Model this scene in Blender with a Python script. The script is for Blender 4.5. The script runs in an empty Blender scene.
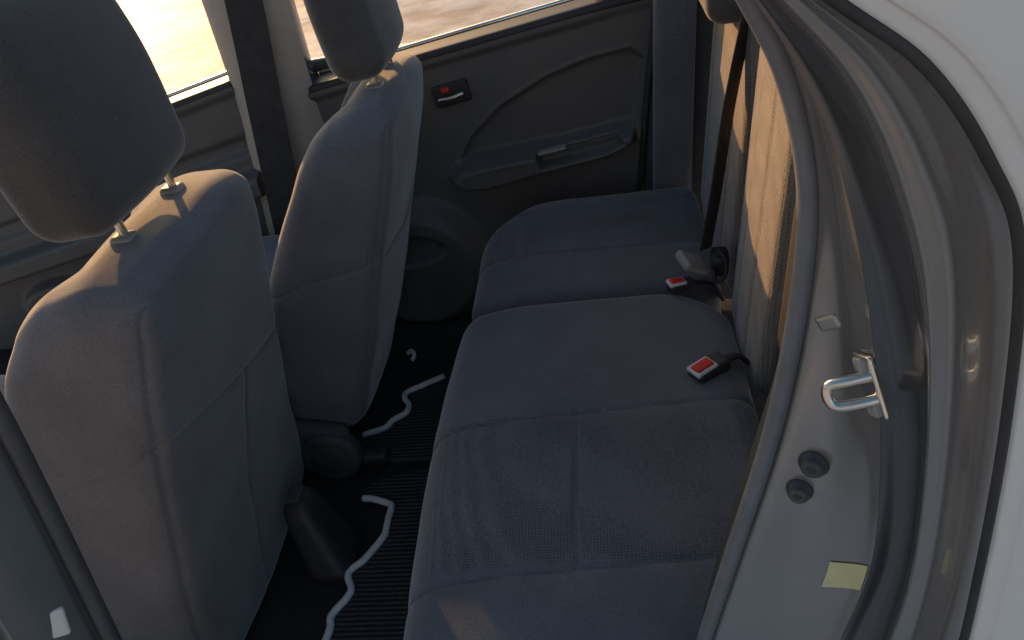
import bpy, math, numpy as np
from mathutils import Vector, Matrix
D=bpy.data; SC=bpy.context.scene
def link(o): SC.collection.objects.link(o); return o
# ---------------------------------------------------------------- materials
def base(name,col,rough=.6,metal=0,**kw):
    m=D.materials.new(name); m.use_nodes=True
    b=m.node_tree.nodes['Principled BSDF']
    b.inputs['Base Color'].default_value=(*col,1); b.inputs['Roughness'].default_value=rough; b.inputs['Metallic'].default_value=metal
    for k,v in kw.items(): b.inputs[k].default_value=v
    return m
def N(m,t,**kw):
    n=m.node_tree.nodes.new(t)
    for k,v in kw.items():
        if k.startswith('_'): setattr(n,k[1:],v)
        else: n.inputs[k.replace('__',' ')].default_value=v
    return n
def L(m,a,b): m.node_tree.links.new(a,b)
def noisy(name,c1,c2,scale,rough=.6,metal=0,bump=.0,bscale=600,r2=None,dist=.001,**kw):
    m=base(name,c1,rough,metal,**kw); b=m.node_tree.nodes['Principled BSDF']
    tc=N(m,'ShaderNodeTexCoord')
    n=N(m,'ShaderNodeTexNoise',Scale=scale,Detail=4.0,Roughness=.65); L(m,tc.outputs['Object'],n.inputs['Vector'])
    r=N(m,'ShaderNodeValToRGB'); r.color_ramp.elements[0].position=.35; r.color_ramp.elements[1].position=.65
    r.color_ramp.elements[0].color=(*c1,1); r.color_ramp.elements[1].color=(*c2,1)
    L(m,n.outputs[0],r.inputs[0]); L(m,r.outputs[0],b.inputs['Base Color'])
    if r2 is not None:
        mr=N(m,'ShaderNodeMapRange'); mr.inputs[3].default_value=rough; mr.inputs[4].default_value=r2
        L(m,n.outputs[0],mr.inputs[0]); L(m,mr.outputs[0],b.inputs['Roughness'])
    if bump:
        n2=N(m,'ShaderNodeTexNoise',Scale=bscale,Detail=1.0); L(m,tc.outputs['Object'],n2.inputs['Vector'])
        bp=N(m,'ShaderNodeBump',Strength=bump,Distance=dist); L(m,n2.outputs[0],bp.inputs['Height']); L(m,bp.outputs[0],b.inputs['Normal'])
    return m
def fabric(name,c,insert=None,vor=260):
    """woven cloth: fine thread bump, lint and wear; optional dotted insert y ranges"""
    m=base(name,c,.92); b=m.node_tree.nodes['Principled BSDF']
    b.inputs['Sheen Weight'].default_value=.55; b.inputs['Sheen Roughness'].default_value=.4
    b.inputs['Specular IOR Level'].default_value=.25
    tc=N(m,'ShaderNodeTexCoord')
    n=N(m,'ShaderNodeTexNoise',Scale=7.0,Detail=4.0,Roughness=.7); L(m,tc.outputs['Object'],n.inputs['Vector'])
    r=N(m,'ShaderNodeValToRGB'); r.color_ramp.elements[0].position=.3; r.color_ramp.elements[1].position=.7
    r.color_ramp.elements[0].color=(*[v*.86 for v in c],1); r.color_ramp.elements[1].color=(*[v*1.14 for v in c],1)
    L(m,n.outputs[0],r.inputs[0]); col=r.outputs[0]
    th=N(m,'ShaderNodeTexNoise',Scale=520.0,Detail=1.0); L(m,tc.outputs['Object'],th.inputs['Vector'])
    mx=N(m,'ShaderNodeMixRGB',_blend_type='MULTIPLY'); mx.inputs[0].default_value=.5
    r3=N(m,'ShaderNodeValToRGB'); r3.color_ramp.elements[0].position=.3; r3.color_ramp.elements[1].position=.7
    r3.color_ramp.elements[0].color=(.55,.55,.56,1); r3.color_ramp.elements[1].color=(1.3,1.3,1.3,1)
    L(m,th.outputs[0],r3.inputs[0]); L(m,col,mx.inputs[1]); L(m,r3.outputs[0],mx.inputs[2]); col=mx.outputs[0]
    sp=N(m,'ShaderNodeTexVoronoi',Scale=22.0); L(m,tc.outputs['Object'],sp.inputs['Vector'])
    lt=N(m,'ShaderNodeMath',_operation='LESS_THAN'); lt.inputs[1].default_value=.034; L(m,sp.outputs['Distance'],lt.inputs[0])
    ls=N(m,'ShaderNodeMath',_operation='MULTIPLY'); ls.inputs[1].default_value=.45; L(m,lt.outputs[0],ls.inputs[0])
    m2=N(m,'ShaderNodeMixRGB'); L(m,ls.outputs[0],m2.inputs[0]); L(m,col,m2.inputs[1]); m2.inputs[2].default_value=(.5,.48,.45,1); col=m2.outputs[0]
    h=th.outputs[0]
    if insert:
        sx=N(m,'ShaderNodeSeparateXYZ'); L(m,tc.outputs['Object'],sx.inputs[0])
        tot=None
        for (a,bb) in insert:
            g=N(m,'ShaderNodeMath',_operation='GREATER_THAN'); g.inputs[1].default_value=a; L(m,sx.outputs[1],g.inputs[0])
            l=N(m,'ShaderNodeMath',_operation='LESS_THAN'); l.inputs[1].default_value=bb; L(m,sx.outputs[1],l.inputs[0])
            p=N(m,'ShaderNodeMath',_operation='MULTIPLY'); L(m,g.outputs[0],p.inputs[0]); L(m,l.outputs[0],p.inputs[1])
            if tot is None: tot=p.outputs[0]
            else:
                ad=N(m,'ShaderNodeMath',_operation='MAXIMUM'); L(m,tot,ad.inputs[0]); L(m,p.outputs[0],ad.inputs[1]); tot=ad.outputs[0]
        v=N(m,'ShaderNodeTexVoronoi',Scale=float(vor),Randomness=.25); L(m,tc.outputs['Object'],v.inputs['Vector'])
        rr=N(m,'ShaderNodeValToRGB'); rr.color_ramp.elements[0].position=.2; rr.color_ramp.elements[1].position=.6
        rr.color_ramp.elements[0].color=(.58,.58,.59,1); rr.color_ramp.elements[1].color=(1.05,1.05,1.05,1)
        L(m,v.outputs['Distance'],rr.inputs[0])
        m3=N(m,'ShaderNodeMixRGB',_blend_type='MULTIPLY'); L(m,tot,m3.inputs[0]); L(m,col,m3.inputs[1]); L(m,rr.outputs[0],m3.inputs[2]); col=m3.outputs[0]
        mm=N(m,'ShaderNodeMath',_operation='MULTIPLY'); L(m,tot,mm.inputs[0]); L(m,v.outputs['Distance'],mm.inputs[1])
        ad=N(m,'ShaderNodeMath',_operation='MULTIPLY_ADD'); L(m,mm.outputs[0],ad.inputs[0]); ad.inputs[1].default_value=1.4; L(m,th.outputs[0],ad.inputs[2]); h=ad.outputs[0]
    bp=N(m,'ShaderNodeBump',Strength=.45,Distance=.0011); L(m,h,bp.inputs['Height'])
    n4=N(m,'ShaderNodeTexNoise',Scale=8.0,Detail=2.0); L(m,tc.outputs['Object'],n4.inputs['Vector'])
    bp2=N(m,'ShaderNodeBump',Strength=.12,Distance=.02); L(m,n4.outputs[0],bp2.inputs['Height']); L(m,bp2.outputs[0],bp.inputs['Normal'])
    L(m,bp.outputs[0],b.inputs['Normal']); L(m,col,b.inputs['Base Color'])
    return m
M={}
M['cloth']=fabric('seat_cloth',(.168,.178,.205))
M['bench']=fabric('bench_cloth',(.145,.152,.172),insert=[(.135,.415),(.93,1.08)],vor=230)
M['back']=fabric('sun_tinted_backrest_cloth',(.23,.20,.175),insert=[(.2,1.15)],vor=170)  # grey seat cloth with the sun's warm glow put into its colour
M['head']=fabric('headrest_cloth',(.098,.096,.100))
M['plastic']=noisy('black_plastic',(.034,.034,.037),(.046,.046,.049),9,.5,bump=.25,bscale=900,dist=.0004)
M['panel']=noisy('door_panel_plastic',(.115,.112,.113),(.14,.136,.136),5,.5,bump=.4,bscale=700,dist=.0005)
M['panel2']=noisy('side_cloth_trim',(.08,.079,.08),(.10,.098,.098),12,.8,bump=.4,bscale=500,dist=.0006)
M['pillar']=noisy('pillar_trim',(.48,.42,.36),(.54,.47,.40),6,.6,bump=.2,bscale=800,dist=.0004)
M['strap']=noisy('belt_webbing',(.032,.032,.035),(.045,.045,.049),40,.75,bump=.5,bscale=400,dist=.0005)
M['rubber']=noisy('rubber_seal',(.16,.17,.195),(.20,.21,.235),20,.45,bump=.2,bscale=500,dist=.0004)
M['rubber2']=noisy('dark_rubber_seal',(.07,.07,.075),(.09,.09,.095),20,.45,bump=.2,bscale=500,dist=.0004)
M['blackrubber']=noisy('black_rubber',(.03,.03,.032),(.045,.045,.047),20,.5,bump=.2,bscale=500,dist=.0004)
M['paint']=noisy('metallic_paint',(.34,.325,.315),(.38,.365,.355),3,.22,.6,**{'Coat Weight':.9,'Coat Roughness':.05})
M['outer']=noisy('sky_whitened_outer_paint',(.88,.86,.84),(.9,.88,.86),2,.30,.0,**{'Coat Weight':1.0,'Coat Roughness':.04})  # body paint whitened to stand for bright sky reflected in the panel
M['dark']=noisy('reflection_dark_paint',(.11,.11,.115),(.14,.14,.145),4,.20,.4,**{'Coat Weight':.9,'Coat Roughness':.06})  # same body paint, darkened to stand for dark reflections in the channel
M['chrome']=noisy('zinc_steel',(.72,.70,.66),(.82,.80,.77),30,.22,1)
M['red']=base('red_button',(.75,.03,.015),.35)
M['greyp']=base('grey_plastic',(.34,.34,.34),.4)
M['whitep']=base('light_plastic',(.75,.74,.72),.4)
M['sticker']=noisy('yellow_sticker',(.72,.68,.36),(.80,.76,.44),20,.4)
M['trim']=noisy('white_piping',(.80,.80,.80),(.9,.9,.9),60,.8,bump=.5,bscale=300)
M['carpet']=noisy('floor_carpet',(.022,.022,.024),(.036,.036,.038),30,.95,bump=1,bscale=400,dist=.003)
def matmat():
    m=base('ribbed_mat',(.014,.014,.016),.85); b=m.node_tree.nodes['Principled BSDF']
    tc=N(m,'ShaderNodeTexCoord'); w=N(m,'ShaderNodeTexWave',Scale=30.0,Distortion=.8); w.inputs['Detail Scale'].default_value=6; w.bands_direction='Y'
    L(m,tc.outputs['Object'],w.inputs['Vector'])
    n=N(m,'ShaderNodeTexNoise',Scale=180.0); L(m,tc.outputs['Object'],n.inputs['Vector'])
    mu=N(m,'ShaderNodeMath',_operation='MULTIPLY'); L(m,w.outputs[1],mu.inputs[0]); L(m,n.outputs[0],mu.inputs[1])
    r=N(m,'ShaderNodeValToRGB'); r.color_ramp.elements[0].color=(.010,.010,.013,1); r.color_ramp.elements[1].color=(.15,.15,.165,1)
    L(m,mu.outputs[0],r.inputs[0]); L(m,r.outputs[0],b.inputs['Base Color'])
    bp=N(m,'ShaderNodeBump',Strength=1.0,Distance=.004); L(m,mu.outputs[0],bp.inputs['Height']); L(m,bp.outputs[0],b.inputs['Normal'])
    return m
M['mat']=matmat()
# ---------------------------------------------------------------- mesh helpers
def mk(name,V,Fc,mat,smooth=True,parent=None):
    me=D.meshes.new(name); me.from_pydata([tuple(map(float,v)) for v in V],[],[tuple(map(int,f)) for f in Fc]); me.validate(); me.update()
    if smooth: me.polygons.foreach_set('use_smooth',[True]*len(me.polygons))
    me.materials.append(M[mat] if isinstance(mat,str) else mat)
    o=link(D.objects.new(name,me))
    if parent: o.parent=parent
    return o
def thing(name,label,cat):
    e=link(D.objects.new(name,None)); e.empty_display_size=.05; e['label']=label; e['category']=cat
    return e
def smooth(t): t=np.clip(t,0,1); return t*t*(3-2*t)
def box_lattice(h,step):
    n=[max(4,int(round(2*h[i]/step))) for i in range(3)]
    vs=[];fs=[];off=0
    for ax in range(3):
        a,b=[(1,2),(2,0),(0,1)][ax]
        for s in (0,1):
            I,J=np.meshgrid(np.arange(n[a]+1),np.arange(n[b]+1),indexing='ij')
            P=np.zeros((I.size,3),int); P[:,ax]=s*n[ax]; P[:,a]=I.ravel(); P[:,b]=J.ravel()
            q=(np.arange(n[a])[:,None]*(n[b]+1)+np.arange(n[b])[None,:]).ravel()+off
            f=np.stack([q,q+n[b]+1,q+n[b]+2,q+1],1)
            if s==0: f=f[:,::-1]
            vs.append(P); fs.append(f); off+=len(P)
    P=np.concatenate(vs);Fc=np.concatenate(fs)
    U,inv=np.unique(P,axis=0,return_inverse=True); inv=inv.ravel()
    X=(U/np.array(n)*2-1)*np.array(h)
    return X,inv[Fc]
def rbox(name,h,R,step,mat,deform=None,disp=None,parent=None,loc=(0,0,0),rot=None):
    h=np.array(h,float); X,Fc=box_lattice(h,step)
    q=np.clip(X,-(h-R),h-R); d=X-q; ln=np.linalg.norm(d,axis=1,keepdims=True); ln[ln==0]=1
    X=q+R*d/ln
    if deform is not None: X=deform(X)
    if rot is not None: X=X@np.array(rot.to_3x3()).T
    X=X+np.array(loc)
    o=mk(name,X,Fc,mat,parent=parent)
    if disp is not None:
        me=o.data; n=np.zeros(len(X)*3); me.vertices.foreach_get('normal',n); n=n.reshape(-1,3)
        X=X+n*disp(X,n)[:,None]; me.vertices.foreach_set('co',X.ravel()); me.update()
    return o
def cr(P,m):
    P=np.array(P,float); n=len(P); Q=np.vstack([2*P[0]-P[1],P,2*P[-1]-P[-2]]); out=[]
    for i in range(n-1):
        a,b,c,d=Q[i:i+4]
        for k in range(m):
            t=k/m; out.append(.5*((2*b)+(c-a)*t+(2*a-5*b+4*c-d)*t*t+(-a+3*b-3*c+d)*t**3))
    out.append(P[-1]); return np.array(out)
def tube(name,P,r,mat,m=8,seg=12,parent=None,flat=1.0,smoothp=True):
    P=cr(P,m) if smoothp else np.array(P,float); V=[];Fc=[]
    T=np.gradient(P,axis=0); T/=np.linalg.norm(T,axis=1,keepdims=True)+1e-12
    up=np.array([0,0,1.]) if abs(T[0][2])<.9 else np.array([0,1.,0])
    a=np.cross(T[0],up); a/=np.linalg.norm(a)
    for i,p in enumerate(P):
        a=a-T[i]*a.dot(T[i]); a/=np.linalg.norm(a); b=np.cross(T[i],a)
        for k in range(seg):
            an=2*math.pi*k/seg; V.append(p+r*(math.cos(an)*a+flat*math.sin(an)*b))
    for i in range(len(P)-1):
        for k in range(seg):
            k2=(k+1)%seg; Fc.append((i*seg+k,i*seg+k2,(i+1)*seg+k2,(i+1)*seg+k))
    Fc.append(tuple(range(seg))[::-1]); Fc.append(tuple((len(P)-1)*seg+k for k in range(seg)))
    return mk(name,V,Fc,mat,parent=parent)
def strip(name,P,dirs,w,th,mat,parent=None,m=10):
    P=cr(P,m); W=cr(dirs,m); V=[];Fc=[]
    T=np.gradient(P,axis=0); T/=np.linalg.norm(T,axis=1,keepdims=True)
    for i,p in enumerate(P):
        a=W[i]-T[i]*W[i].dot(T[i]); a/=np.linalg.norm(a); b=np.cross(T[i],a)
        V+=[p+a*w/2+b*th/2,p-a*w/2+b*th/2,p-a*w/2-b*th/2,p+a*w/2-b*th/2]
    for i in range(len(P)-1):
        for k in range(4): Fc.append((i*4+k,i*4+(k+1)%4,(i+1)*4+(k+1)%4,(i+1)*4+k))
    Fc+=[(3,2,1,0),tuple((len(P)-1)*4+k for k in range(4))]
    return mk(name,V,Fc,mat,smooth=False,parent=parent)
def loft(name,rails,mat,ms=12,mt=6,parent=None):
    R=[cr(r,ms) for r in rails]; A=np.array(R)
    if mt>1:
        A=np.array([cr(A[:,j],mt) for j in range(A.shape[1])]).transpose(1,0,2)
    a,b=A.shape[:2]; V=A.reshape(-1,3); Fc=[(i*b+j,i*b+j+1,(i+1)*b+j+1,(i+1)*b+j) for i in range(a-1) for j in range(b-1)]
    return mk(name,V,Fc,mat,parent=parent)
def grid(name,f,u,v,mat,parent=None):
    U,Vv=np.meshgrid(u,v,indexing='ij'); P=f(U.ravel(),Vv.ravel()); b=len(v)
    Fc=[(i*b+j,(i+1)*b+j,(i+1)*b+j+1,i*b+j+1) for i in range(len(u)-1) for j in range(b-1)]
    return mk(name,P,Fc,mat,parent=parent)
def segd(px,py,pl):
    d=np.full(px.shape,9.)
    for (x0,y0),(x1,y1) in zip(pl[:-1],pl[1:]):
        dx,dy=x1-x0,y1-y0; t=np.clip(((px-x0)*dx+(py-y0)*dy)/(dx*dx+dy*dy+1e-12),0,1)
        d=np.minimum(d,np.hypot(px-x0-t*dx,py-y0-t*dy))
    return d
def groove(d,w=.0030,dep=.0034,w2=.014,dep2=.001): return -(dep*np.exp(-(d/w)**2)+dep2*np.exp(-(d/w2)**2))
def inpoly(px,py,pl):
    c=np.zeros(px.shape,bool)
    for (x0,y0),(x1,y1) in zip(pl,pl[1:]+pl[:1]):
        k=((y0>py)!=(y1>py))&(px<(x1-x0)*(py-y0)/(y1-y0+1e-12)+x0); c^=k
    return c
# ---------------------------------------------------------------- ground
def sand():
    m=base('sand',(.7,.5,.32),.58); b=m.node_tree.nodes['Principled BSDF']; tc=N(m,'ShaderNodeTexCoord')
    n=N(m,'ShaderNodeTexNoise',Scale=.8,Detail=7.0,Roughness=.66); L(m,tc.outputs['Object'],n.inputs['Vector'])
    r=N(m,'ShaderNodeValToRGB'); e=r.color_ramp.elements; e[0].position=.40; e[0].color=(.56,.46,.38,1); e[1].position=.52; e[1].color=(.88,.86,.82,1)
    L(m,n.outputs[0],r.inputs[0]); L(m,r.outputs[0],b.inputs['Base Color'])
    bp=N(m,'ShaderNodeBump',Strength=.25,Distance=.12); L(m,n.outputs[0],bp.inputs['Height']); L(m,bp.outputs[0],b.inputs['Normal']); return m
def gz(x,y):
    r=np.hypot(x,y); return np.where(r>3,.06*np.sin(x*1.3+np.sin(y))*np.cos(y*1.1)*np.clip((r-3)/4,0,1),0)
u=np.sign(np.linspace(-1,1,141))*np.abs(np.linspace(-1,1,141))**3*400
g=grid('ground',lambda x,y:np.stack([x,y,gz(x,y)],1),u,u,sand()); g['kind']='structure'
# ---------------------------------------------------------------- front seats
def front_seat(label,yc,rear,thick,width,zb,zt,hr,posts,seams,recl):
    s=thing('front_seat',label,'car seat')
    zs=[a for a,_ in rear]; xs=[b for _,b in rear]
    tz=[a for a,_ in thick]; tt=[b for _,b in thick]; wz=[a for a,_ in width]; ww=[b for _,b in width]
    zq=np.linspace(.1,1.1,60)
    def sm(a,b):
        v=np.interp(zq,a,b); k=np.ones(7)/7; return np.convolve(np.pad(v,3,'edge'),k,'valid')
    X_,T_,W_=sm(zs,xs),sm(tz,tt),sm(wz,ww)
    H=(zt-zb)/2
    def df(X):
        z=X[:,2]+(zt+zb)/2; xr=np.interp(z,zq,X_); T=np.interp(z,zq,T_); W=np.interp(z,zq,W_)
        y=X[:,1]/.2*W+yc
        e=np.abs(X[:,1]/.2)
        fx=(.09-X[:,0])/.18
        x=xr-fx*T
        x+= np.where(fx<.5,.016*(1-e**2)*(1-2*np.clip(fx,0,.5)),0)
        x+= np.where(fx>.5,(fx-.5)*2*.035*(1-smooth((e-.45)/.3)),0)
        z=z-.022*e**3*smooth((z-zt+.2)/.2) - .025*smooth((fx-.4)*1.6)*smooth((z-zt+.12)/.12)
        return np.stack([x,y,z],1)
    def dp(X,n):
        d=np.zeros(len(X))
        for kind,pl in seams:
            if kind=='side': k=(n[:,1]<-.45); dd=segd(X[:,0],X[:,2],pl)
            elif kind=='rear': k=(n[:,0]>.45); dd=segd(X[:,1],X[:,2],pl)
            d+=np.where(k,groove(dd),0)
        d+=np.where(X[:,2]<zt-.04,-.0036*np.exp(-((n[:,0]-.72)/.085)**2)*(np.abs(n[:,1])>.4),0)
        d+=.0016*np.sin(X[:,2]*31+X[:,1]*9)*np.sin(X[:,1]*23+X[:,0]*17+1)
        return d
    rbox('backrest',(.09,.2,H),.038,.004,'cloth',df,dp,parent=s)
    (hx,hy,hz),(a,b,c),tilt=hr
    def dh(X):
        e=np.abs(X[:,1]/b); z=X[:,2]; x=X[:,0]
        y=X[:,1]*(1-.07*smooth((z/c+.0))-.05*smooth(-z/c)); x=x*(1-.25*np.clip(z/c,0,1)**2)-.014*e**2*(x/a)
        return np.stack([x,y,z*(1-.03*e**2)],1)
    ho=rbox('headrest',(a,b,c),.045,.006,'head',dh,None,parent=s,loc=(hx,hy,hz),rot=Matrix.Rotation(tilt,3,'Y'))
    for (px,py) in posts:
        tube('headrest_post',[(px,py,zt-.05),(px+.002,py,zt+.01),(px-.004,py,hz-c+.03)],.0065,'chrome',parent=ho)
        rbox('post_sleeve',(.017,.015,.008),.007,.003,'greyp',parent=ho,loc=(px,py,zt-.003))
    x0=np.interp(.45,zs,xs)
    rbox('seat_cushion',(.27,.25,.09),.05,.012,'cloth',parent=s,loc=(x0-.42,yc,.50))
    rbox('seat_base',(.22,.2,.06),.02,.02,'plastic',parent=s,loc=(x0-.36,yc,.34))
    (rx,ry,rz,rr)=recl
    def dr(X):
        an=np.hypot(X[:,0],X[:,2]); k=np.maximum(np.abs(X[:,0]),np.abs(X[:,2]))/(an+1e-9)
        x=X[:,0]*k; z=X[:,2]*k
        return np.stack([x,X[:,1]*(1-.2*(an/rr)**2),z],1)
    rbox('recliner_cover',(rr,.026,rr),.012,.004,'panel2',dr,lambda X,n:np.where(n[:,1]<-.5,groove(np.abs(np.hypot(X[:,0]-rx,X[:,2]-rz)-rr*.62),.003,.003,.01,.001),0),parent=s,loc=(rx,ry,rz))
    rbox('seat_bracket',(.10,.022,.055),.02,.006,'panel2',lambda X:np.stack([X[:,0],X[:,1],X[:,2]-.25*X[:,0]],1),parent=s,loc=(rx-.05,ry+.012,rz+.035))
    rbox('seat_rail',(.25,.02,.015),.008,.01,'plastic',parent=s,loc=(x0-.25,ry+.02,.245))
    return s
front_seat('dark grey cloth front seat with tall headrest beside the open door',.47,
    [(.1,-.745),(.2,-.73),(.49,-.69),(.75,-.635),(.93,-.595),(1.1,-.58)],[(.1,.16),(.45,.20),(.65,.23),(.82,.235),(.93,.215),(1.1,.16)],
    [(.1,.28),(.45,.275),(.75,.255),(.88,.24),(.95,.225),(1.1,.185)],.22,1.01,
    ((-.70,.478,1.185),(.070,.160,.15),math.radians(-5)),[(-.668,.41),(-.662,.56)],
    [('side',[(-.95,.66),(-.85,.70),(-.74,.735),(-.58,.79)]),('rear',[(.17,.79),(.3,.755),(.5,.70),(.64,.66),(.78,.63)]),('rear',[(.40,.2),(.44,.5),(.50,.70)])],
    (-.78,.165,.30,.055))
front_seat('dark grey cloth reclined front seat beside the shut door',.975,
    [(.1,-.64),(.28,-.60),(.52,-.51),(.76,-.435),(.87,-.395),(1.1,-.35)],[(.1,.14),(.42,.23),(.71,.23),(.82,.20),(.94,.17),(1.1,.12)],
    [(.1,.21),(.45,.225),(.75,.225),(.88,.22),(.95,.205),(1.1,.17)],.30,1.02,
    ((-.43,.965,1.165),(.06,.14,.125),math.radians(-6)),[(-.41,.905),(-.405,1.02)],
    [('side',[(-.8,.62),(-.6,.70),(-.4,.74)]),('rear',[(.7,.74),(.97,.70),(1.2,.74)])],
    (-.655,.725,.275,.068))
# ---------------------------------------------------------------- rear seat
rs=thing('rear_seat','dark grey cloth split rear bench seat with woven inserts','car seat')
def dnear(X):
    x=X[:,0]-.055; y=X[:,1]+.375; z=X[:,2]+.52
    top=smooth((X[:,2]+.02)/.1)
    z=z-.028*np.clip((-.14-x)/.17,0,1)**2*top-.03*np.clip((.10-y)/.14,0,1)**2*top + .010*top*(1-((y-.4)/.4)**2)
    c=smooth((x-.05)/.14)*smooth((y-.5)/.2); y=y-.06*c**2
    x=x-.02*smooth((.12-y)/.14)*smooth(x/.2)
    x=x-np.where(x<0,.012*np.sin(y*4.2),0)
    x=x+.03*smooth((.50-z)/.1)*smooth((-.1-x)/.2)
    return np.stack([x,y,z],1)
def dpn(X,n):
    x,y=X[:,0],X[:,1]; up=(n[:,2]>.2)|(n[:,0]<-.3)
    d=groove(np.abs(y-.42-.06*np.clip(x,-.5,.3)),.0028,.0034)+groove(np.abs(y-.13-.05*x),.0028,.0034)
    d+=groove(segd(x,y,[(-.08,.13),(-.08,.42)]),.0028,.0034)
    d+=.0014*np.sin(x*11+1)*np.sin(y*8.5+.4)+.0006*np.sin(x*37+y*21)*np.sin(y*29)
    return np.where(up,d,0)
rbox('cushion',(.255,.395,.10),.05,.0045,'bench',dnear,dpn,parent=rs)
def dfar(X):
    x=X[:,0]-.05; y=X[:,1]+1.0; z=X[:,2]+.515
    top=smooth((X[:,2]+.02)/.1)
    z=z-.022*np.clip((-.14-x)/.17,0,1)**2*top-.015*np.clip((y-1.12)/.1,0,1)**2*top
    s=smooth((y-.98)/.26); x=x+.10*s**2*np.clip((.2-x)/.5,0,1)
    x=x+.03*smooth((.50-z)/.1)*smooth((-.1-x)/.2)
    return np.stack([x,y,z],1)
def dpf(X,n):
    x,y=X[:,0],X[:,1]; up=(n[:,2]>.2)|(n[:,0]<-.3)
    d=groove(np.abs(y-.935),.0028,.003)+groove(np.abs(y-1.13),.0028,.0026)+groove(segd(x,y,[(-.08,.72),(-.08,.935)]),.0028,.003)
    d+=.0018*np.sin(x*12+2)*np.sin(y*9)
    return np.where(up,d,0)
rbox('cushion',(.25,.235,.10),.045,.0045,'bench',dfar,dpf,parent=rs)
rbox('seat_base',(.22,.58,.11),.02,.03,'carpet',parent=rs,loc=(-.02,.60,.325))
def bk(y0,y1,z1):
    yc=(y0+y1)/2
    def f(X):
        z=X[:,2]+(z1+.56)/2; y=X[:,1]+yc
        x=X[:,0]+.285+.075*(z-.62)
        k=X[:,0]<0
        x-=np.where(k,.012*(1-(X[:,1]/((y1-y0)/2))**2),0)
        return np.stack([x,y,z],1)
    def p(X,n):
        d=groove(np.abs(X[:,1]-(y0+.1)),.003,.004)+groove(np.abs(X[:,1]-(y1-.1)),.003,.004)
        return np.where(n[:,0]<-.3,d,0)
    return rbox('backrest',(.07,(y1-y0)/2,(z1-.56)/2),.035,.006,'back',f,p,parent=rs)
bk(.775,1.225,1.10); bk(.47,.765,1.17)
rbox('wheel_arch_trim',(.05,.18,.36),.03,.008,'plastic',lambda X:np.stack([X[:,0]+.06*X[:,2],X[:,1],X[:,2]],1),parent=rs,loc=(.280,.275,.86))
rbox('side_bolster',(.045,.03,.34),.018,.006,'cloth',lambda X:np.stack([X[:,0]+.04*(X[:,2]),X[:,1],X[:,2]],1),parent=rs,loc=(.165,1.285,.88))
hh=rbox('headrest',(.045,.12,.075),.035,.006,'head',parent=rs,loc=(.228,1.0,1.125))
for py in (.94,1.06): tube('headrest_post',[(.262,py,1.03),(.262,py,1.12)],.006,'chrome',parent=hh)
def buckle(label,loc,rz,ry,body,k=1.0):
    b=thing('seat_belt_buckle',label,'seat belt buckle')
    R=Matrix.Rotation(rz,3,'Z')@Matrix.Rotation(ry,3,'Y')
    loc=Vector(loc)
    rbox('buckle_body',(.032*k,.018*k,.012*k),.006,.0025,body,parent=b,loc=loc,rot=R)
    rbox('buckle_rim',(.021*k,.0155*k,.004),.003,.002,'whitep',parent=b,loc=loc+R@Vector((-.013*k,0,.0105*k)),rot=R)
    rbox('release_button',(.017*k,.010*k,.004),.003,.002,'red',parent=b,loc=loc+R@Vector((-.013*k,0,.0135*k)),rot=R)
    tube('buckle_stalk',[loc+R@Vector((.02,0,0)),loc+R@Vector((.06,0,-.01)),loc+R@Vector((.09,0,-.05))],.009,'plastic',parent=b,flat=.5)
    return b
buckle('black belt buckle with red button in the bench gap',(.135,.495,.634),math.radians(35),math.radians(-4),'plastic')
buckle('black belt buckle with red button under the belt tongue',(.118,.745,.632),math.radians(20),math.radians(5),'plastic',.8)
sb=thing('seat_belt','black lap and shoulder belt hanging down the rear backrest','seat belt')
strip('belt_webbing',[(.278,.84,1.22),(.246,.83,1.10),(.212,.808,.95),(.188,.792,.80),(.166,.772,.69)],[(.62,.78,0)]*5,.040,.0025,'strap',parent=sb)
rbox('belt_tongue',(.030,.022,.009),.006,.003,'greyp',parent=sb,loc=(.139,.757,.672),rot=Matrix.Rotation(math.radians(40),3,'Y')@Matrix.Rotation(.5,3,'Z'))
rbox('belt_guide',(.016,.02,.026),.01,.003,'plastic',parent=sb,loc=(.190,.765,.664),rot=Matrix.Rotation(math.radians(20),3,'X'))
tube('belt_loop',[(.185,.75,.70),(.198,.74,.68),(.195,.735,.65),(.182,.735,.64),(.175,.745,.66)],.004,'plastic',parent=sb)
# ---------------------------------------------------------------- floor mats and console
def fmat(label,outline,piping):
    t=thing('floor_mat',label,'floor mat'); c=cr(outline+[outline[0]],5)[:-1]
    V=[(p[0],p[1],.226) for p in c]+[(p[0],p[1],.212) for p in c]; n=len(c)
    Fc=[tuple(range(n))]+[(i,(i+1)%n,n+(i+1)%n,n+i) for i in range(n)]
    mk('mat_panel',V,Fc,'mat',smooth=False,parent=t)
    tube('mat_piping',[(x,y,.229) for x,y in piping],.0072,'trim',m=6,parent=t)
    return t
p1=[(-.575,.632),(-.55,.628),(-.512,.612),(-.506,.60),(-.507,.575),(-.506,.545),(-.508,.525),(-.525,.49),(-.538,.468),(-.558,.447),(-.560,.430),(-.548,.405),(-.550,.385),(-.572,.345),(-.568,.31),(-.585,.2)]
fmat('black ribbed floor mat with wavy white piping',[(a,b) for a,b in p1]+[(-.50,.08),(-.30,.08),(-.24,.3),(-.24,.7),(-.40,.72),(-.56,.68)],p1)
p2=[(-.45,1.03),(-.50,1.0),(-.538,.975),(-.538,.95),(-.525,.93),(-.527,.90),(-.555,.875),(-.57,.85),(-.62,.83)]
t2=fmat('black ribbed floor mat with wavy white piping',[(a,b) for a,b in p2]+[(-.60,.76),(-.40,.75),(-.24,.78),(-.24,1.1),(-.40,1.12)],p2)
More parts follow.
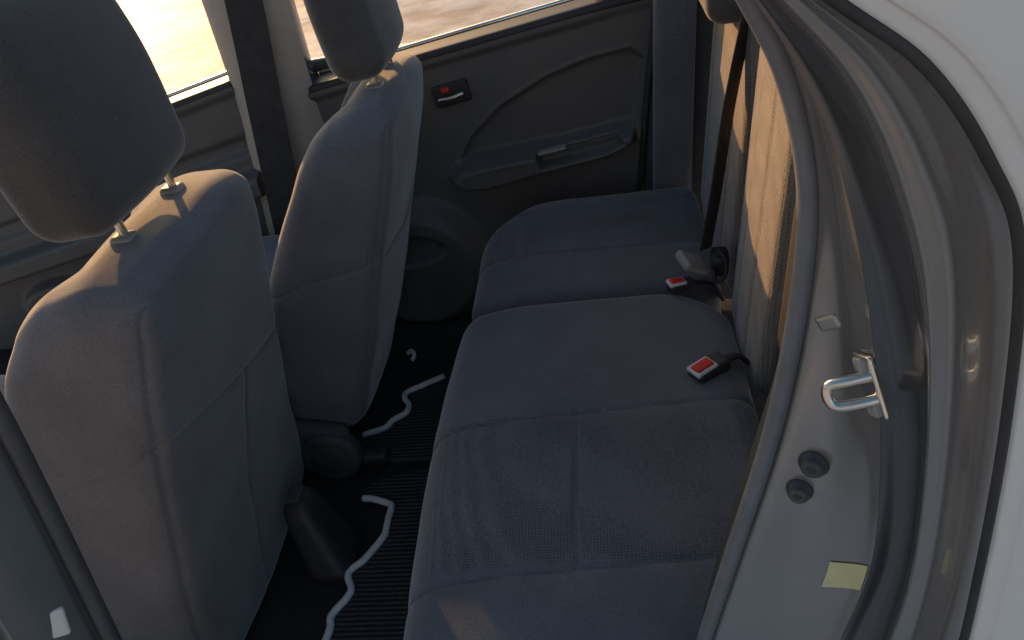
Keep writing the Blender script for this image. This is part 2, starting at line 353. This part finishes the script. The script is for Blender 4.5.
tube('mat_clip',[(-.568,1.155,.215),(-.556,1.148,.228),(-.545,1.13,.228),(-.55,1.115,.22)],.006,'trim',parent=t2)
cs=thing('console_bin','black plastic console end beside the front seat','console')
def dc(X):
    t=X[:,2]/.09; return np.stack([X[:,0]*(1-.35*t)-.03*t,X[:,1]*(1-.3*t)+.02*t,X[:,2]],1)
rbox('bin_body',(.038,.05,.08),.025,.005,'plastic',dc,None,parent=cs,loc=(-.622,.50,.29))
rbox('bin_lid',(.014,.022,.005),.004,.003,'panel2',None,None,parent=cs,loc=(-.651,.52,.371))
# ---------------------------------------------------------------- the car
cb=thing('car','grey metallic hatchback with its rear door open','car')
rbox('floor_pan',(1.2,.72,.02),.01,.08,'carpet',parent=cb,loc=(-.85,.64,.19))
rbox('door_sill',(.9,.05,.06),.02,.05,'paint',parent=cb,loc=(-.35,-.10,.24))
W=[(.03,1.44),(.088,1.34),(.116,1.28),(.132,1.20),(.130,1.10),(.116,.98),(.085,.82),(.06,.69),(.04,.55),(.02,.36)]
G=[(.025,1.43),(.078,1.357),(.113,1.30),(.138,1.235),(.162,1.14),(.182,1.02),(.19,.89),(.175,.78),(.15,.62),(.12,.40)]
O=[(.02,1.44),(.085,1.377),(.133,1.338),(.168,1.29),(.193,1.235),(.209,1.12),(.219,.98),(.222,.86),(.21,.68),(.18,.42)]
W=np.array(W);G=np.array(G);O=np.array(O)
cs_=[.05,.08,.12,.2,.5,.9,1,1,1,1]
def rail(P,y,dx=0,dz=0): return [(a+dx,y,b+dz) for a,b in P]
def crail(P,y,dx): return [(a+dx*s,y,b) for (a,b),s in zip(P,cs_)]
def mixr(A,B,t): return A*(1-t)+B*t
tube('door_seal',rail(W,-.022),.0092,'rubber',m=10,seg=14,parent=cb,flat=.8)
tube('seal_lip',rail(W,-.006,.004),.005,'blackrubber',m=10,parent=cb)
loft('quarter_trim',[rail(W,-.012,.006),rail(W,.03,.012),rail(W,.10,.04),rail(W,.16,.12)],'plastic',parent=cb)
jr=[rail(W,-.022,.006),rail(mixr(W,G,.12),-.030,.004),rail(mixr(W,G,.5),-.045,.008),rail(mixr(W,G,.85),-.068,.004),rail(G,-.08)]
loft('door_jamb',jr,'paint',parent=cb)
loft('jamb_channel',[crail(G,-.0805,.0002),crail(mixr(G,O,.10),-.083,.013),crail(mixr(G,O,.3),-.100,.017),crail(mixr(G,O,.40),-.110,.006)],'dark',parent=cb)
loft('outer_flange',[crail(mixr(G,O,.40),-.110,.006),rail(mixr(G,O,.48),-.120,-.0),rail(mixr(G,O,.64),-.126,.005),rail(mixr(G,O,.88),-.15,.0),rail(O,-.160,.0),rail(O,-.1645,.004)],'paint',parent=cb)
tube('panel_edge_seal',rail(O,-.163,.0055),.0032,'blackrubber',m=10,parent=cb)
loft('quarter_panel',[rail(O,-.164,.008),rail(O,-.168,.016,.004),rail(O,-.172,.06,.01),[(.55,-.16,b+.0) for a,b in O],[(1.3,-.10,b) for a,b in O]],'outer',parent=cb)
JR=np.array([cr(r,20) for r in jr])
def jp(st,fr):
    j=int(st*20); col=JR[:,j]; q=cr(col,20); i=int(fr*(len(q)-1)); p=q[i]
    tu=q[min(i+2,len(q)-1)]-q[max(i-2,0)]; c2=cr(JR[:,j+3],20)[i]-cr(JR[:,j-3],20)[i]
    tu/=np.linalg.norm(tu); c2/=np.linalg.norm(c2); n=np.cross(c2,tu); n/=np.linalg.norm(n)
    if n[0]>0: n=-n
    R=Matrix((Vector(tu),Vector(np.cross(n,tu)),Vector(n))).transposed()
    return Vector(p),R
p,R=jp(4.5,.84)
st=rbox('door_striker',(.011,.024,.0022),.002,.002,'chrome',parent=cb,loc=p+R@Vector((.004,0,.003)),rot=R)
lp=[(.010,.009,.002),(.003,.009,.018),(-.004,.008,.028),(-.006,0,.031),(-.004,-.008,.028),(.003,-.009,.018),(.010,-.009,.002)]
tube('striker_loop',[p+R@Vector(q) for q in lp],.0042,'chrome',m=5,parent=st)
for s in (-1,1):
    rbox('striker_bolt',(.006,.006,.003),.0025,.0015,'greyp',parent=st,loc=p+R@Vector((.004,.017*s,.006)),rot=R)
for stn,fr,rr in ((5.2,.44,.010),(5.42,.40,.009)):
    p,R=jp(stn,fr)
    V=[];Fc=[];pr=[(rr*1.25,0),(rr*1.25,.002),(rr,.003),(rr*.95,.008),(rr*.75,.0105),(rr*.35,.0105),(rr*.3,.008),(0.0003,.008)]
    for k,(a,h) in enumerate(pr):
        for i in range(20): V.append(p+R@Vector((a*math.cos(i*math.pi/10),a*math.sin(i*math.pi/10),h)))
    for k in range(len(pr)-1):
        for i in range(20): Fc.append((k*20+i,k*20+(i+1)%20,(k+1)*20+(i+1)%20,(k+1)*20+i))
    mk('rubber_stop',V,Fc,'rubber2',parent=cb)
p,R=jp(4.05,.42); rbox('access_plug',(.009,.006,.0022),.002,.0015,'paint',parent=cb,loc=p,rot=R)
def onjamb(st0,st1,f0,f1,off,name,mat):
    rows=[]
    for a in np.linspace(st0,st1,7):
        rows.append([tuple(jp(a,f)[0]+jp(a,f)[1]@Vector((0,0,off))) for f in np.linspace(f0,f1,6)])
    A=np.array(rows); V=A.reshape(-1,3); Fc=[(i*6+j,i*6+j+1,(i+1)*6+j+1,(i+1)*6+j) for i in range(6) for j in range(5)]
    mk(name,V,Fc,mat,parent=cb)
onjamb(6.05,6.36,.64,.98,.0012,'warning_sticker','sticker')
B=np.array([(-.53,1.35),(-.54,1.2),(-.55,1.07),(-.57,.92),(-.60,.72),(-.63,.50),(-.64,.3)])
tube('door_seal',rail(B,-.02),.009,'rubber2',m=10,parent=cb)
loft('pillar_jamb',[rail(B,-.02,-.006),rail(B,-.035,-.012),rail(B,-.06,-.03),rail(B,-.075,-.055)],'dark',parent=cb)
loft('pillar_skin',[rail(B,-.0755,-.0555),rail(B,-.07,-.066),rail(B,-.10,-.08),rail(B,-.11,-.2)],'paint',parent=cb)
rbox('highlight_plate',(.010,.004,.020),.003,.002,'whitep',parent=cb,loc=(-.612,-.050,.80),rot=Matrix.Rotation(math.radians(30),3,'Z')@Matrix.Rotation(math.radians(12),3,'Y'))  # pale plate added to stand for a white highlight on the pillar
def fp(u,v):
    z=v; w=.10+.05*smooth((.95-z)/.6)
    x=-.79+u*w; y=1.30+.05*np.abs(u)**3; return np.stack([x,y,z],1)
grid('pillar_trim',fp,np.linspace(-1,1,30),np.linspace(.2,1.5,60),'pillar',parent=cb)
rbox('pillar_core',(.09,.04,.65),.02,.05,'dark',parent=cb,loc=(-.79,1.40,.85))
grid('side_trim',lambda u,v:np.stack([.085+.14*(v-.54)+u*.3,1.325-.05*u+0*v,v],1),np.linspace(0,1,20),np.linspace(.22,1.5,40),'panel2',parent=cb)
tube('door_seal',[(.155,1.32,1.2),(.135,1.32,1.0),(.10,1.32,.75),(.075,1.32,.54),(.03,1.32,.3)],.009,'blackrubber',parent=cb)
fb=thing('seat_belt','dark shoulder belt hanging on the shut-side door pillar','seat belt')
strip('belt_webbing',[(-.73,1.27,1.5),(-.755,1.268,1.15),(-.79,1.262,.85),(-.83,1.258,.50),(-.84,1.25,.3)],[(1,0,0)]*5,.085,.003,'strap',parent=fb)
rbox('belt_anchor',(.035,.015,.06),.012,.005,'pillar',parent=fb,loc=(-.73,1.28,1.42))
# ---------------------------------------------------------------- shut doors
def part(name,parent): 
    e=link(D.objects.new(name,None)); e.empty_display_size=.05; e.parent=parent; return e
dr=part('rear_door',cb)
belt=lambda x:.925+.15*(x+.43)
arc=[(-.37,.655),(-.33,.72),(-.25,.79),(-.13,.85),(-.03,.88),(.07,.895),(.10,.87),(.085,.76),(.07,.705)]
arm=[(-.37,.655),(-.30,.672),(-.1,.69),(.07,.715),(.075,.68),(.0,.65),(-.15,.625),(-.30,.595),(-.37,.60),(-.39,.63)]
cup=[(-.17,.674),(.03,.703),(.045,.685),(.0,.668),(-.16,.645)]
def sd(x,z,pl):
    d=segd(x,z,pl+[pl[0]]); return np.where(inpoly(x,z,pl),-d,d)
def doorf(u,v):
    x=-.72+u*.83; zb=.2; z=zb+v*(belt(x)-zb); x=x+np.where(u>.8,(u-.8)*5*(.14*(z-.60)),0)
    y=np.full(x.shape,1.345)
    s=sd(x,z,arc); y+=.014*smooth(.5-s/.012)-.004*np.exp(-(s/.008)**2)
    a=sd(x,z,arm); y-=.06*smooth(.5-a/.03)
    c=sd(x,z,cup); y+=.045*smooth(.5-c/.008)
    e=np.hypot((x+.53)/.20,(z-.38)/.20); y-=.06*smooth((1.05-e)/.3)
    e2=np.hypot((x+.56)/.13,(z-.45)/.05); y+=.03*smooth((1.0-e2)/.3)
    y-=.012*smooth((z-belt(x)+.03)/.02)
    y+=.02*smooth((.5-z)/.3)*(x>-.3)
    return np.stack([x,y,z],1)
grid('door_panel',doorf,np.linspace(0,1,230),np.linspace(0,1,210),'panel',parent=dr)
def bar(name,a,b,hy,hz,mat,parent):
    a=Vector(a);b=Vector(b);c=(a+b)/2;d=b-a; R=Matrix.Rotation(-math.atan2(d.z,math.hypot(d.x,d.y)),3,'Y')
    return rbox(name,(d.length/2,hy,hz),min(hy,hz)*.6,.012,mat,parent=parent,loc=c,rot=R)
bar('window_sill',(-.72,1.385,belt(-.72)+.002),(.13,1.385,belt(.13)+.002),.048,.012,'plastic',dr)
bar('sill_moulding',(-.70,1.445,belt(-.70)+.012),(.05,1.445,belt(.05)+.012),.008,.007,'chrome',dr)
bar('door_skin',(-.72,1.46,.60),(.13,1.46,.62),.02,.33,'dark',dr)
rbox('window_divider',(.075,.03,.26),.015,.02,'plastic',parent=dr,loc=(.075,1.40,1.22))
hx,hz=-.355,.842
rbox('door_handle',(.045,.006,.026),.005,.003,'plastic',parent=dr,loc=(hx,1.338,hz),rot=Matrix.Rotation(math.radians(-9),3,'Y'))
tube('handle_lever',[(hx-.03,1.326,hz-.008),(hx,1.318,hz-.004),(hx+.032,1.322,hz+.004)],.008,'chrome',parent=dr,flat=.7)
rbox('lock_knob',(.010,.004,.006),.003,.002,'red',parent=dr,loc=(hx-.012,1.329,hz+.013))
rbox('window_switch',(.035,.012,.004),.003,.003,'greyp',parent=dr,loc=(-.13,1.305,.686),rot=Matrix.Rotation(math.radians(-8),3,'Y'))
df=part('front_door',cb)
belt2=lambda x:.925+.22*(x+.88)
def door2(u,v):
    x=-2.3+u*1.42; z=.2+v*(belt2(x)-.2); y=np.full(x.shape,1.345)
    zz=z-(belt2(x)-.25)
    y-=.06*smooth((.035-np.abs(zz))/.02+.3)*smooth((x+1.9)/.1)
    y+=.015*smooth((.03-np.abs(zz-.1))/.02)
    y-=.014*smooth((z-belt2(x)+.03)/.02)
    e=np.hypot((x+1.55)/.2,(z-.35)/.1); y-=.04*smooth((1-e)/.2)
    return np.stack([x,y,z],1)
grid('door_panel',door2,np.linspace(0,1,200),np.linspace(0,1,120),'panel',parent=df)
bar('window_sill',(-2.3,1.385,belt2(-2.3)),(-.88,1.385,belt2(-.88)),.048,.012,'plastic',df)
bar('sill_moulding',(-2.3,1.445,belt2(-2.3)+.012),(-.88,1.445,belt2(-.88)+.012),.008,.007,'chrome',df)
bar('door_skin',(-2.3,1.46,.40),(-.88,1.46,.60),.02,.28,'dark',df)
rbox('door_handle',(.06,.008,.03),.006,.004,'plastic',parent=df,loc=(-1.45,1.335,.70))
tube('handle_lever',[(-1.49,1.322,.695),(-1.45,1.314,.70),(-1.41,1.32,.705)],.008,'chrome',parent=df,flat=.7)
# ---------------------------------------------------------------- light & camera
az=math.radians(-32); el=math.radians(11)
w=D.worlds.new('World'); SC.world=w; w.use_nodes=True; nt=w.node_tree; bg=nt.nodes['Background']
s=nt.nodes.new('ShaderNodeTexSky'); s.sky_type='NISHITA'; s.sun_disc=False; s.sun_elevation=el; s.sun_rotation=az; s.dust_density=2.5; s.air_density=1.0
nt.links.new(s.outputs[0],bg.inputs[0]); bg.inputs[1].default_value=.15
sl=D.lights.new('sun','SUN'); sl.energy=5; sl.angle=math.radians(.6); sl.color=(1,.52,.20); so=link(D.objects.new('sun',sl))
so.rotation_euler=Vector((math.sin(az)*math.cos(el),math.cos(az)*math.cos(el),math.sin(el))).to_track_quat('Z','Y').to_euler()
SC.view_settings.view_transform='Standard'; SC.view_settings.look='None'; SC.view_settings.exposure=0
X=Vector((7.42,.594,-1)).normalized();Y=Vector((.0775,.715,1)).normalized();Z=-(X.cross(Y)).normalized()
r=Vector((X[0],Y[0],Z[0]));u=Vector((X[1],Y[1],Z[1]));f=Vector((X[2],Y[2],Z[2]))
cam=link(D.objects.new('camera',D.cameras.new('camera')))
Mx=Matrix((r,u,-f)).transposed().to_4x4(); Mx.translation=Vector((0,-.52,1.47)); cam.matrix_world=Mx
cam.data.lens=36*800/1024; cam.data.clip_start=.02; cam.data.clip_end=2000; SC.camera=cam
